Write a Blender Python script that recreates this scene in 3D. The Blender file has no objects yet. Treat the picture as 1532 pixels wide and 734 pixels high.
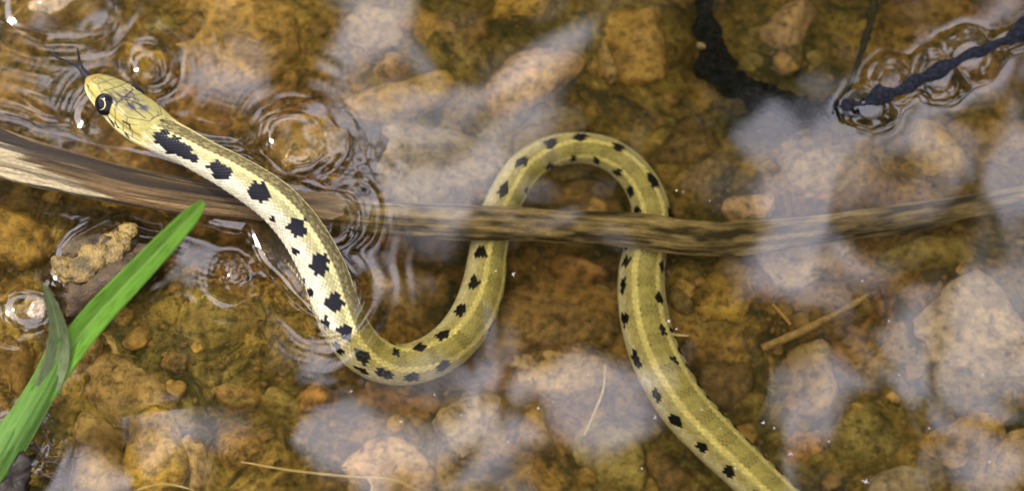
import bpy, math, random
import numpy as np
from mathutils import Vector

# ------------------------------------------------------------------ camera, sky, sun, exposure
SC = bpy.context.scene
COL = SC.collection
W_PX, H_PX = 1532.0, 734.0
VIEW_W = 0.46                       # metres of water across the frame
S = VIEW_W / W_PX                   # metres per photo pixel at the water surface
LENS, SENSOR = 85.0, 36.0
TAN = SENSOR / 2 / LENS
DIST = VIEW_W / 2 / TAN
TILT = math.radians(29)
N_WATER = 1.333
CAM = np.array([0.0, -DIST * math.sin(TILT), DIST * math.cos(TILT)])
FWD = np.array([0.0, math.sin(TILT), -math.cos(TILT)])
UPV = np.array([0.0, math.cos(TILT), math.sin(TILT)])

cd = bpy.data.cameras.new('camera'); cam = bpy.data.objects.new('camera', cd); COL.objects.link(cam)
cam.location = CAM; cam.rotation_euler = (TILT, 0, 0)
cd.lens = LENS; cd.sensor_width = SENSOR; cd.clip_start = 0.01; cd.clip_end = 400
cd.dof.use_dof = True; cd.dof.focus_distance = DIST - 0.014; cd.dof.aperture_fstop = 4.5
cd.dof.aperture_blades = 7
SC.camera = cam

SUN_EL, SUN_AZ = math.radians(52), math.radians(-58)      # azimuth measured from +y towards +x
world = bpy.data.worlds.new('World'); SC.world = world; world.use_nodes = True
wn, wl = world.node_tree.nodes, world.node_tree.links
wn.clear()
sky = wn.new('ShaderNodeTexSky'); sky.sky_type = 'NISHITA'; sky.sun_disc = False
sky.sun_elevation = SUN_EL; sky.sun_rotation = SUN_AZ; sky.air_density = 1.0; sky.dust_density = 3.0
mixw = wn.new('ShaderNodeMix'); mixw.data_type = 'RGBA'; mixw.inputs[0].default_value = 0.72
mixw.inputs[7].default_value = (8.4, 7.9, 8.9, 1)          # thin bright cloud over the blue
bg = wn.new('ShaderNodeBackground'); bg.inputs[1].default_value = 0.12
wo = wn.new('ShaderNodeOutputWorld')
wl.new(sky.outputs[0], mixw.inputs[6]); wl.new(mixw.outputs[2], bg.inputs[0]); wl.new(bg.outputs[0], wo.inputs[0])

sd = bpy.data.lights.new('sun', 'SUN'); sd.energy = 2.7; sd.angle = math.radians(5); sd.color = (1, .95, .86)
sun = bpy.data.objects.new('sun', sd); COL.objects.link(sun)
sdir = Vector((math.sin(SUN_AZ) * math.cos(SUN_EL), math.cos(SUN_AZ) * math.cos(SUN_EL), math.sin(SUN_EL)))
sun.rotation_euler = sdir.to_track_quat('Z', 'Y').to_euler(); sun.location = sdir * 8

vs = SC.view_settings
vs.view_transform = 'Standard'; vs.look = 'None'; vs.gamma = 1; vs.exposure = 1.38; vs.use_curve_mapping = False
SC.render.engine = 'CYCLES'
cy = SC.cycles
cy.use_denoising = True; cy.max_bounces = 10; cy.transparent_max_bounces = 12
cy.caustics_reflective = True; cy.caustics_refractive = True; cy.sample_clamp_indirect = 6

rng = np.random.default_rng(7); random.seed(7)

# ------------------------------------------------------------------ geometry helpers
def ray(px, py):
    px, py = np.asarray(px, float), np.asarray(py, float)
    u = (px - W_PX / 2) / (W_PX / 2) * TAN; v = (H_PX / 2 - py) / (W_PX / 2) * TAN
    d = FWD + u[..., None] * np.array([1., 0, 0]) + v[..., None] * UPV
    return d / np.linalg.norm(d, axis=-1, keepdims=True)
def refr(d):
    c = -d[..., 2:3]; r = 1 / N_WATER
    k = np.sqrt(1 - r * r * (1 - c * c))
    return r * d + (r * c - k) * np.array([0., 0, 1])
def P(px, py, z):
    """world point at height z (metres) that is seen at photo pixel px,py, through the water where z<0"""
    d = ray(px, py); z = np.broadcast_to(np.asarray(z, float), d.shape[:-1])
    t = (np.maximum(z, 0) - CAM[2]) / d[..., 2]
    p = CAM + d * t[..., None]
    e = refr(d); t2 = np.minimum(z, 0) / e[..., 2]
    return p + e * t2[..., None]
def view_dir(px, py, z):
    d = ray(px, py); e = refr(d)
    return -np.where((np.asarray(z) < 0)[..., None], e, d)
def unP(p):
    """approximate pixel of a point on the water plane"""
    q = p - CAM; u = q[..., 0]; v = q @ UPV; w = q @ FWD
    return W_PX / 2 + u / w / TAN * W_PX / 2, H_PX / 2 - v / w / TAN * W_PX / 2

def _h(i, j, k, seed):
    n = (i.astype(np.int64) * 374761393 + j.astype(np.int64) * 668265263 + k.astype(np.int64) * 2147483647 + seed * 1274126177) & 0x7fffffff
    n = ((n ^ (n >> 13)) * 1274126177) & 0x7fffffff
    return ((n ^ (n >> 16)) & 0xffff) / 65535.0 * 2 - 1
def vnoise(p, seed=0):
    f = np.floor(p).astype(np.int64); t = p - f; t = t * t * (3 - 2 * t)
    r = 0
    for a in (0, 1):
        for b in (0, 1):
            for c in (0, 1):
                w = (t[..., 0] if a else 1 - t[..., 0]) * (t[..., 1] if b else 1 - t[..., 1]) * (t[..., 2] if c else 1 - t[..., 2])
                r = r + w * _h(f[..., 0] + a, f[..., 1] + b, f[..., 2] + c, seed)
    return r
def fbm(p, seed=0, oct=4, gain=.5):
    r = 0; a = 1.; q = np.array(p, float)
    for o in range(oct):
        r = r + a * vnoise(q, seed + o * 17); a *= gain; q = q * 2.03 + 11.3
    return r
def sstep(a, b, x):
    t = np.clip((x - a) / (b - a), 0, 1); return t * t * (3 - 2 * t)
def spline(t, v, tt):
    """smooth (Catmull-Rom) interpolation of columns v at parameters t"""
    t = np.asarray(t, float); v = np.asarray(v, float); tt = np.asarray(tt, float)
    m = np.gradient(v, t, axis=0)
    i = np.clip(np.searchsorted(t, tt) - 1, 0, len(t) - 2)
    h = (t[i + 1] - t[i]); x = ((tt - t[i]) / h)[:, None]; h = h[:, None]
    return ((2*x**3 - 3*x**2 + 1) * v[i] + (x**3 - 2*x**2 + x) * h * m[i] + (-2*x**3 + 3*x**2) * v[i + 1] + (x**3 - x**2) * h * m[i + 1])

def mesh_obj(name, verts, faces, mat, parent=None, smooth=True):
    me = bpy.data.meshes.new(name)
    verts = np.asarray(verts, dtype=np.float32)
    if isinstance(faces, np.ndarray):
        n, k = faces.shape
        me.vertices.add(len(verts)); me.vertices.foreach_set('co', verts.ravel())
        me.loops.add(n * k); me.loops.foreach_set('vertex_index', faces.astype(np.int32).ravel())
        me.polygons.add(n); me.polygons.foreach_set('loop_start', np.arange(0, n * k, k, dtype=np.int32))
        me.update(calc_edges=True); me.validate()
    else:
        me.from_pydata([tuple(map(float, v)) for v in verts], [], faces)
    me.polygons.foreach_set('use_smooth', np.full(len(me.polygons), smooth))
    me.update()
    if mat: me.materials.append(mat)
    o = bpy.data.objects.new(name, me); COL.objects.link(o)
    if parent: o.parent = parent
    return o
def set_color(o, name, rgb):
    a = o.data.color_attributes.new(name, 'FLOAT_COLOR', 'POINT')
    c = np.ones((len(rgb), 4), dtype=np.float32); c[:, :3] = rgb
    a.data.foreach_set('color', c.ravel())
def origin_to(o, p):
    p = np.asarray(p, float); n = len(o.data.vertices); a = np.empty(n * 3, np.float32)
    o.data.vertices.foreach_get('co', a); a = a.reshape(-1, 3) - p
    o.data.vertices.foreach_set('co', a.astype(np.float32).ravel()); o.data.update(); o.location = p
def tag(o, label=None, cat=None, group=None, kind=None):
    if label: o['label'] = label
    if cat: o['category'] = cat
    if group: o['group'] = group
    if kind: o['kind'] = kind
    return o
def empty(name, loc):
    o = bpy.data.objects.new(name, None); COL.objects.link(o); o.location = loc; o.empty_display_size = .01; return o
def child(o, parent):
    o.parent = parent; o.matrix_parent_inverse = parent.matrix_world.inverted() if parent.type != 'EMPTY' else o.matrix_parent_inverse
    if parent.type == 'EMPTY': o.location = Vector(o.location) - Vector(parent.location)
    return o
def grid_faces(nu, nv, wrap=False):
    i = np.arange(nu - 1)[:, None]; j = np.arange(nv if wrap else nv - 1)[None, :]; j2 = (j + 1) % nv
    return np.stack([i * nv + j, i * nv + j2, (i + 1) * nv + j2, (i + 1) * nv + j], -1).reshape(-1, 4)
def tube(pts, rad, nv=8, rough=0., seed=0, aspect=1., lobes=None, upref=np.array([0, 0, 1.])):
    """swept tube; rad per point; returns verts, faces (ends closed by shrinking rings)"""
    pts = np.asarray(pts, float); rad = np.asarray(rad, float)
    T = np.gradient(pts, axis=0); T /= np.linalg.norm(T, axis=1, keepdims=True)
    L = np.cross(T, upref); L /= np.linalg.norm(L, axis=1, keepdims=True) + 1e-9
    U = np.cross(L, T)
    th = np.linspace(0, 2 * math.pi, nv, endpoint=False)
    r = rad[:, None] * np.ones(nv)
    if lobes is not None: r = r * lobes(np.arange(len(pts))[:, None], th[None, :])
    v = pts[:, None] + L[:, None] * (np.cos(th)[None, :, None] * r[..., None]) + U[:, None] * (np.sin(th)[None, :, None] * r[..., None] * aspect)
    if rough:
        nn = fbm(v / (rad.mean() * 1.6), seed, 3)
        v = v + (v - pts[:, None]) * (nn * rough)[..., None]
    v = np.concatenate([pts[:1, None] + (v[:1] - pts[:1, None]) * .02, v, pts[-1:, None] + (v[-1:] - pts[-1:, None]) * .02])
    return v.reshape(-1, 3), grid_faces(len(pts) + 2, nv, True)
def path(ctrl, n):
    """ctrl rows (px,py,z mm,extra...) -> world points, extras"""
    c = np.asarray(ctrl, float)
    t = np.concatenate([[0], np.cumsum(np.hypot(*np.diff(c[:, :2], axis=0).T))])
    tt = np.linspace(0, t[-1], n); v = spline(t, c, tt)
    return P(v[:, 0], v[:, 1], v[:, 2] / 1000), v

# ------------------------------------------------------------------ materials
def newmat(name):
    m = bpy.data.materials.new(name); m.use_nodes = True; nt = m.node_tree; nt.nodes.clear()
    out = nt.nodes.new('ShaderNodeOutputMaterial')
    def N(t, **k):
        n = nt.nodes.new(t)
        for a, b in k.items(): setattr(n, a, b)
        return n
    return m, nt, out, N, nt.links.new
def ramp(N, stops, interp='LINEAR'):
    r = N('ShaderNodeValToRGB'); e = r.color_ramp.elements; r.color_ramp.interpolation = interp
    while len(e) < len(stops): e.new(.5)
    for i, (p, c) in enumerate(stops):
        e[i].position = p; e[i].color = (*c, 1) if len(c) == 3 else c
    return r
def mixc(N, L, fac, a, b, mode='MIX'):
    m = N('ShaderNodeMix', data_type='RGBA', blend_type=mode)
    for s, v in ((0, fac), (6, a), (7, b)):
        if hasattr(v, 'links'): L(v, m.inputs[s])
        elif s == 0: m.inputs[0].default_value = v
        else: m.inputs[s].default_value = (*v, 1)
    return m.outputs[2]
def noise(N, L, vec, scale, detail=5, rough=.6, dist=0.):
    n = N('ShaderNodeTexNoise'); n.inputs['Scale'].default_value = scale; n.inputs['Detail'].default_value = detail
    n.inputs['Roughness'].default_value = rough; n.inputs['Distortion'].default_value = dist
    if vec is not None: L(vec, n.inputs['Vector'])
    return n.outputs[0]
def bump(N, L, h, strength, dist):
    b = N('ShaderNodeBump'); b.inputs['Strength'].default_value = strength; b.inputs['Distance'].default_value = dist
    L(h, b.inputs['Height']); return b.outputs[0]

def stone_material(name, silt=.5, algae=.55, rough=.62, spec=.3, wet=0., speck=.75):
    m, nt, out, N, L = newmat(name)
    g = N('ShaderNodeNewGeometry'); oi = N('ShaderNodeObjectInfo')
    add = N('ShaderNodeVectorMath', operation='MULTIPLY_ADD'); L(g.outputs['Position'], add.inputs[0]); add.inputs[1].default_value = (1, 1, 1)
    L(oi.outputs['Random'], add.inputs[2]); v = add.outputs[0]
    base = oi.outputs['Color']
    n1 = noise(N, L, v, 55, 6, .62, .4); n2 = noise(N, L, v, 210, 5, .65); n3 = noise(N, L, v, 900, 3, .6); n4 = noise(N, L, v, 28, 4, .6, .8)
    r1 = ramp(N, [(.32, (.38, .36, .30)), (.44, (.85, .8, .72)), (.55, (1.05, 1.02, 1)), (.68, (1.45, 1.42, 1.4))]); L(n1, r1.inputs[0])
    c = mixc(N, L, 1., base, r1.outputs[0], 'MULTIPLY')
    r2 = ramp(N, [(.36, (.42, .38, .32)), (.5, (1, 1, 1)), (.68, (1.45, 1.36, 1.2))]); L(n2, r2.inputs[0])
    n8 = noise(N, L, v, 520, 4, .7, .6); r8 = ramp(N, [(.38, (.35, .32, .26)), (.47, (1, 1, 1)), (.7, (1.2, 1.15, 1.1))]); L(n8, r8.inputs[0])
    mr = N('ShaderNodeMapRange'); L(oi.outputs['Random'], mr.inputs[0]); mr.inputs[3].default_value = .1 * speck; mr.inputs[4].default_value = 1.25 * speck
    c = mixc(N, L, mr.outputs[0], c, r8.outputs[0], 'MULTIPLY')
    c = mixc(N, L, 1., c, r2.outputs[0], 'MULTIPLY')
    # ochre silt lying on the upward faces
    sx = N('ShaderNodeSeparateXYZ'); L(g.outputs['Normal'], sx.inputs[0])
    ra = ramp(N, [(.43, (0, 0, 0)), (.60, (1, 1, 1))]); L(n4, ra.inputs[0])
    mz = N('ShaderNodeMath', operation='MULTIPLY', use_clamp=True); L(sx.outputs[2], mz.inputs[0]); L(ra.outputs[0], mz.inputs[1])
    ms = N('ShaderNodeMath', operation='MULTIPLY'); L(mz.outputs[0], ms.inputs[0]); ms.inputs[1].default_value = silt
    rs = ramp(N, [(.35, (.13, .075, .02)), (.6, (.27, .17, .05))]); L(n2, rs.inputs[0])
    c = mixc(N, L, ms.outputs[0], c, rs.outputs[0])
    # dark olive algae in patches
    n5 = noise(N, L, v, 48, 7, .72, 1.4)
    rb = ramp(N, [(.52, (0, 0, 0)), (.66, (1, 1, 1))]); L(n5, rb.inputs[0])
    mb = N('ShaderNodeMath', operation='MULTIPLY'); L(rb.outputs[0], mb.inputs[0]); mb.inputs[1].default_value = algae
    rg = ramp(N, [(.35, (.018, .017, .008)), (.65, (.09, .075, .022))]); L(n3, rg.inputs[0])
    c = mixc(N, L, mb.outputs[0], c, rg.outputs[0])
    b = N('ShaderNodeBsdfPrincipled'); L(c, b.inputs['Base Color']); b.inputs['Roughness'].default_value = rough
    b.inputs['Specular IOR Level'].default_value = spec
    if wet: b.inputs['Coat Weight'].default_value = wet; b.inputs['Coat Roughness'].default_value = .12
    hm = N('ShaderNodeMath', operation='ADD'); L(n2, hm.inputs[0]); L(n3, hm.inputs[1])
    L(bump(N, L, hm.outputs[0], .9, .0012), b.inputs['Normal']); L(b.outputs[0], out.inputs[0])
    return m
M_STONE = stone_material('silted_stone')
M_CLEAN = stone_material('pale_stone', silt=.15, algae=.18, speck=.25)
M_MOSSY = stone_material('algae_stone', silt=.7, algae=.6)
M_DARKWET = stone_material('dark_wet_stone', silt=.12, algae=.7, rough=.5, spec=.35, wet=0.)
M_RIDGE = stone_material('yellow_wet_stone', silt=.3, algae=.6, rough=.3, spec=.4)
M_WET = stone_material('wet_stone', silt=.5, algae=.35, rough=.35, spec=.5, wet=.8)

def bed_material():
    m, nt, out, N, L = newmat('stream_bed_silt'); g = N('ShaderNodeNewGeometry'); v = g.outputs['Position']
    n0 = noise(N, L, v, 14, 5, .6, .6); n1 = noise(N, L, v, 60, 7, .68, .9); n2 = noise(N, L, v, 330, 5, .65); n3 = noise(N, L, v, 1200, 2)
    r0 = ramp(N, [(.32, (.045, .038, .018)), (.44, (.19, .12, .048)), (.56, (.32, .20, .072)), (.70, (.40, .27, .13))]); L(n1, r0.inputs[0])
    r1 = ramp(N, [(.35, (.45, .42, .36)), (.5, (1, 1, 1)), (.7, (1.35, 1.25, 1.1))]); L(n2, r1.inputs[0])
    c = mixc(N, L, 1., r0.outputs[0], r1.outputs[0], 'MULTIPLY')
    r2 = ramp(N, [(.45, (0, 0, 0)), (.62, (1, 1, 1))]); L(n0, r2.inputs[0])
    c = mixc(N, L, r2.outputs[0], c, mixc(N, L, .6, c, (.035, .034, .018)))
    n6 = noise(N, L, v, 9, 3, .5, .5); rt = ramp(N, [(.36, (.75, .95, .8)), (.46, (1, 1.12, .8)), (.56, (1.02, 1.0, .85)), (.68, (1.0, .8, .65))]); L(n6, rt.inputs[0])
    c = mixc(N, L, 1., c, rt.outputs[0], 'MULTIPLY')
    n7 = noise(N, L, v, 32, 6, .7, 1.5); rk = ramp(N, [(.50, (0, 0, 0)), (.60, (1, 1, 1))]); L(n7, rk.inputs[0])
    mk = N('ShaderNodeMath', operation='MULTIPLY'); L(rk.outputs[0], mk.inputs[0]); mk.inputs[1].default_value = .85
    c = mixc(N, L, mk.outputs[0], c, (.035, .036, .018))
    b = N('ShaderNodeBsdfPrincipled'); L(c, b.inputs['Base Color']); b.inputs['Roughness'].default_value = .85; b.inputs['Specular IOR Level'].default_value = .15
    h = N('ShaderNodeMath', operation='ADD'); L(n2, h.inputs[0]); L(n1, h.inputs[1])
    L(bump(N, L, h.outputs[0], 1., .002), b.inputs['Normal']); L(b.outputs[0], out.inputs[0]); return m
def water_material():
    m, nt, out, N, L = newmat('clear_brown_water')
    gl = N('ShaderNodeBsdfRefraction'); gl.inputs['IOR'].default_value = N_WATER; gl.inputs['Roughness'].default_value = .22
    gl.inputs['Color'].default_value = (.99, .935, .70, 1)
    gs = N('ShaderNodeBsdfGlossy'); gs.inputs['Roughness'].default_value = 0; gs.inputs['Color'].default_value = (1, 1, 1, 1)
    mx = N('ShaderNodeMixShader'); mx.inputs[0].default_value = .10
    L(gl.outputs[0], mx.inputs[1]); L(gs.outputs[0], mx.inputs[2]); L(mx.outputs[0], out.inputs[0]); return m
def simple_mat(name, col, rough=.5, spec=.4, var=.3, scale=300, bumpd=0., coat=0., attr=None, trans=0.):
    m, nt, out, N, L = newmat(name); g = N('ShaderNodeNewGeometry'); v = g.outputs['Position']
    n1 = noise(N, L, v, scale, 5, .6)
    if attr:
        a = N('ShaderNodeVertexColor', layer_name=attr); base = a.outputs[0]
    else: base = col
    r = ramp(N, [(.3, (1 - var,) * 3), (.7, (1 + var,) * 3)]); L(n1, r.inputs[0])
    c = mixc(N, L, 1., base, r.outputs[0], 'MULTIPLY')
    b = N('ShaderNodeBsdfPrincipled'); L(c, b.inputs['Base Color']); b.inputs['Roughness'].default_value = rough; b.inputs['Specular IOR Level'].default_value = spec
    b.inputs['Coat Weight'].default_value = coat; b.inputs['Coat Roughness'].default_value = .1
    if bumpd: L(bump(N, L, n1, .8, bumpd), b.inputs['Normal'])
    sh = b.outputs[0]
    if trans:
        t = N('ShaderNodeBsdfTranslucent'); L(c, t.inputs[0]); mx = N('ShaderNodeMixShader'); mx.inputs[0].default_value = trans
        L(sh, mx.inputs[1]); L(t.outputs[0], mx.inputs[2]); sh = mx.outputs[0]
    L(sh, out.inputs[0]); return m

# ------------------------------------------------------------------ the setting: bed and water
MOUNDS = []          # (x, y, rx, ry, angle, top): silt banked up against the stones
def bed_height(x, y):
    p = np.stack([x, y, np.zeros_like(x)], -1)
    base = -.044 + .016 * sstep(-.10, -.20, x) + .006 * sstep(-.02, -.10, y)
    h = base + .007 * fbm(p * 14, 3, 4) + .0022 * fbm(p * 90, 9, 4, .6)
    if MOUNDS:
        nz = .0018 * fbm(p * 60, 13, 3) + .001 * fbm(p * 260, 23, 2)
        shp = h.shape; hf, xf, yf, nf = h.ravel(), np.ravel(x), np.ravel(y), nz.ravel()
        near = np.flatnonzero(np.hypot(xf, yf) < .45); xn, yn, nn_ = xf[near], yf[near], nf[near]; hn = hf[near]
        for mx, my, rx, ry, a, top in MOUNDS:
            k = np.flatnonzero((np.abs(xn - mx) < .09) & (np.abs(yn - my) < .09)); X_, Y_ = xn[k] - mx, yn[k] - my
            u = X_ * math.cos(a) + Y_ * math.sin(a); v = -X_ * math.sin(a) + Y_ * math.cos(a)
            d = np.maximum(np.hypot(u / rx, v / ry) - .8, 0) * min(rx, ry)
            hn[k] = np.maximum(hn[k], top - .5 * d - 8. * d * d + nn_[k])
        hf[near] = hn; h = hf.reshape(shp)
    r = np.hypot(x, y)
    return h + sstep(1.2, 3.2, r) * .55 + sstep(3, 40, r) * 1.5      # the banks, outside the picture
def sheet(name, px0, px1, py0, py1, step, zfun, mat, far):
    c0, c1 = P(px0, py1, 0.), P(px1, py0, 0.)
    nx, ny = int((px1 - px0) / step) + 1, int((py1 - py0) / step * 1.12) + 1
    xs = np.linspace(c0[0], c1[0], nx); ys = np.linspace(c0[1], c1[1], ny)
    k = np.linspace(0, 1, 26)[1:] ** 2.6
    xs = np.concatenate([(xs[0] - k * (far + xs[0]))[::-1], xs, xs[-1] + k * (far - xs[-1])])
    ys = np.concatenate([(ys[0] - k * (far + ys[0]))[::-1], ys, ys[-1] + k * (far - ys[-1])])
    X, Y = np.meshgrid(xs, ys, indexing='ij'); Z = zfun(X, Y)
    v = np.stack([X, Y, Z], -1).reshape(-1, 3)
    f = grid_faces(len(xs), len(ys))
    return mesh_obj(name, v, f[:, ::-1].copy() if False else f[:, [0, 3, 2, 1]], mat)
# water: (kind, params) of everything that breaks the surface, in photo pixels at the water plane
def seg_d(x, y, x0, y0, x1, y1, r):
    dx, dy = x1 - x0, y1 - y0; t = np.clip(((x - x0) * dx + (y - y0) * dy) / (dx * dx + dy * dy + 1e-9), 0, 1)
    return np.hypot(x - x0 - t * dx, y - y0 - t * dy) - r
def ell_d(x, y, cx, cy, rx, ry, a=0):
    a = math.radians(a); u = (x - cx) * math.cos(a) - (y - cy) * math.sin(a); v = (x - cx) * math.sin(a) + (y - cy) * math.cos(a)
    k = np.hypot(u / rx, v / ry); return (k - 1) * min(rx, ry) * .6 + (np.hypot(u, v) - np.hypot(u, v) / np.maximum(k, 1e-3)) * .4
def smin(ds, k):
    d = ds[0]
    for e in ds[1:]:
        h = np.clip(.5 + .5 * (e - d) / k, 0, 1); d = e * (1 - h) + d * h - k * h * (1 - h)
    return d
def water_height(X, Y):
    px, py = unP(np.stack([X, Y, np.zeros_like(X)], -1))
    p3 = np.stack([px, py, np.zeros_like(px)], -1)
    wx = px + 9 * fbm(p3 / 80, 21, 2); wy = py + 9 * fbm(p3 / 80, 31, 2)
    g1 = smin([ell_d(wx, wy, 92, 12, 78, 40), ell_d(wx, wy, 222, 96, 14, 12), ell_d(wx, wy, 150, 165, 34, 22, 40),
               seg_d(wx, wy, -80, 205, 380, 305, 34), ell_d(wx, wy, 446, 208, 34, 26, 0)], 10)
    g2 = smin([ell_d(wx, wy, 160, 372, 88, 42, 30), seg_d(wx, wy, 395, 320, 488, 440, 33), seg_d(wx, wy, -80, 215, 500, 325, 32),
               ell_d(wx, wy, 352, 402, 5, 5), ell_d(wx, wy, 20, 665, 52, 42, 40), ell_d(wx, wy, 36, 462, 22, 16)], 14)
    px, py = px + 4 * fbm(p3 / 28, 25, 2), py + 4 * fbm(p3 / 28, 35, 2)
    g3 = smin([ell_d(px, py, 1300, 164, 17, 14), ell_d(px, py, 1332, 122, 14, 13), ell_d(px, py, 1404, 112, 22, 20), ell_d(px, py, 1450, 84, 22, 18),
               seg_d(px, py, 1275, 165, 1620, 15, -3)], 8)
    def train(d, A, L, lam, ph=0):
        d = np.maximum(d, 0); return A * np.exp(-d / L) * np.cos(2 * math.pi * d / lam + ph)
    u = S
    n = sstep(-.35, .45, fbm(p3 / 80, 77, 2)); n2 = sstep(-.1, .5, fbm(p3 / 45, 87, 2))
    h = train(g1, .46 * u, 32, 25) * (.15 + .85 * n) + train(g1, .03 * u, 50, 8.5) * n2
    h = h + train(g2, .46 * u, 30, 26) * (.15 + .85 * n) + train(g2, .03 * u, 45, 9) * n2
    d3 = np.maximum(g3, 0)
    h = h + u * 3.4 * np.exp(-(d3 / 14) ** 2) - u * .12 * np.exp(-((d3 - 28) / 7) ** 2)
    dm = np.maximum(np.minimum(g1, g2), 0); h = h + u * 4.0 * np.exp(-dm / 9)
    h = h + u * (.55 * fbm(p3 / 150, 5, 2))
    h = np.where(np.hypot(X, Y) < .6, h, 0)
    return h
water = sheet('water', -90, 1622, -90, 820, 1.6, water_height, water_material(), 2.4)
tag(water, 'clear shallow water with fine ripples over the stream bed', kind='structure')

# ------------------------------------------------------------------ stones
def ico(sub):
    import bmesh
    bm = bmesh.new(); bmesh.ops.create_icosphere(bm, subdivisions=sub, radius=1)
    v = np.array([x.co[:] for x in bm.verts]); f = np.array([[y.index for y in x.verts] for x in bm.faces]); bm.free(); return v, f
ICO = {k: ico(k) for k in (2, 3, 4, 5)}
def rock_verts(sub, seed, facets=11, p=9, rough=.14, fine=.03):
    r = np.random.default_rng(seed); d, f = ICO[sub]
    n = r.normal(size=(facets, 3)); n /= np.linalg.norm(n, axis=1, keepdims=True); k = r.uniform(.72, 1.05, facets)
    n = np.concatenate([n, np.eye(3), -np.eye(3)]); k = np.concatenate([k, np.full(6, 1.)])
    q = np.maximum(d @ n.T / k, 0)
    rad = (q ** p).sum(1) ** (-1 / p)
    rad = rad * (1 + rough * fbm(d * 1.7 + seed * 3.1, seed, 3) + fine * fbm(d * 7 + seed, seed + 5, 3))
    return d * rad[:, None], f
TONE = dict(ochre=(.33, .225, .08), gold=(.40, .28, .07), tan=(.34, .25, .135), pink=(.43, .31, .21), pale=(.35, .28, .21), olive=(.22, .19, .075),
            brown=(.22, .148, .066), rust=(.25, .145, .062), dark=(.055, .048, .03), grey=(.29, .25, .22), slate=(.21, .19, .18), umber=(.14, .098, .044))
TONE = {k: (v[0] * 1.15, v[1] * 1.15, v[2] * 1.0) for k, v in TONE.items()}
SEED = [100]
def stone(name, cx, cy, rx, ry, rot, ztop, thick, tone, label, mat=None, cat='stone', group=None, sub=4, **kw):
    """cx,cy,rx,ry in photo pixels, ztop and thick in millimetres"""
    SEED[0] += 1
    v, f = rock_verts(sub, SEED[0], **kw)
    v = v / np.abs(v).max(0)
    a = math.radians(rot); k = S * 1.03
    x = v[:, 0] * rx * k; y = v[:, 1] * ry * k * 1.10; z = v[:, 2] * thick / 1000
    w = np.stack([x * math.cos(a) - y * math.sin(a), x * math.sin(a) + y * math.cos(a), z], -1)
    o = mesh_obj(name, w, f, mat or M_STONE)
    c = P(np.array(cx), np.array(cy), (ztop - thick * .4) / 1000); c[2] = (ztop - thick) / 1000
    o.location = c
    t = TONE[tone]; j = 1 + .12 * rng.normal(); o.color = (t[0] * j, t[1] * j, t[2] * j, 1)
    return tag(o, label, cat, group)
R = 'rock'; T_ = 'stone'
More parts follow.
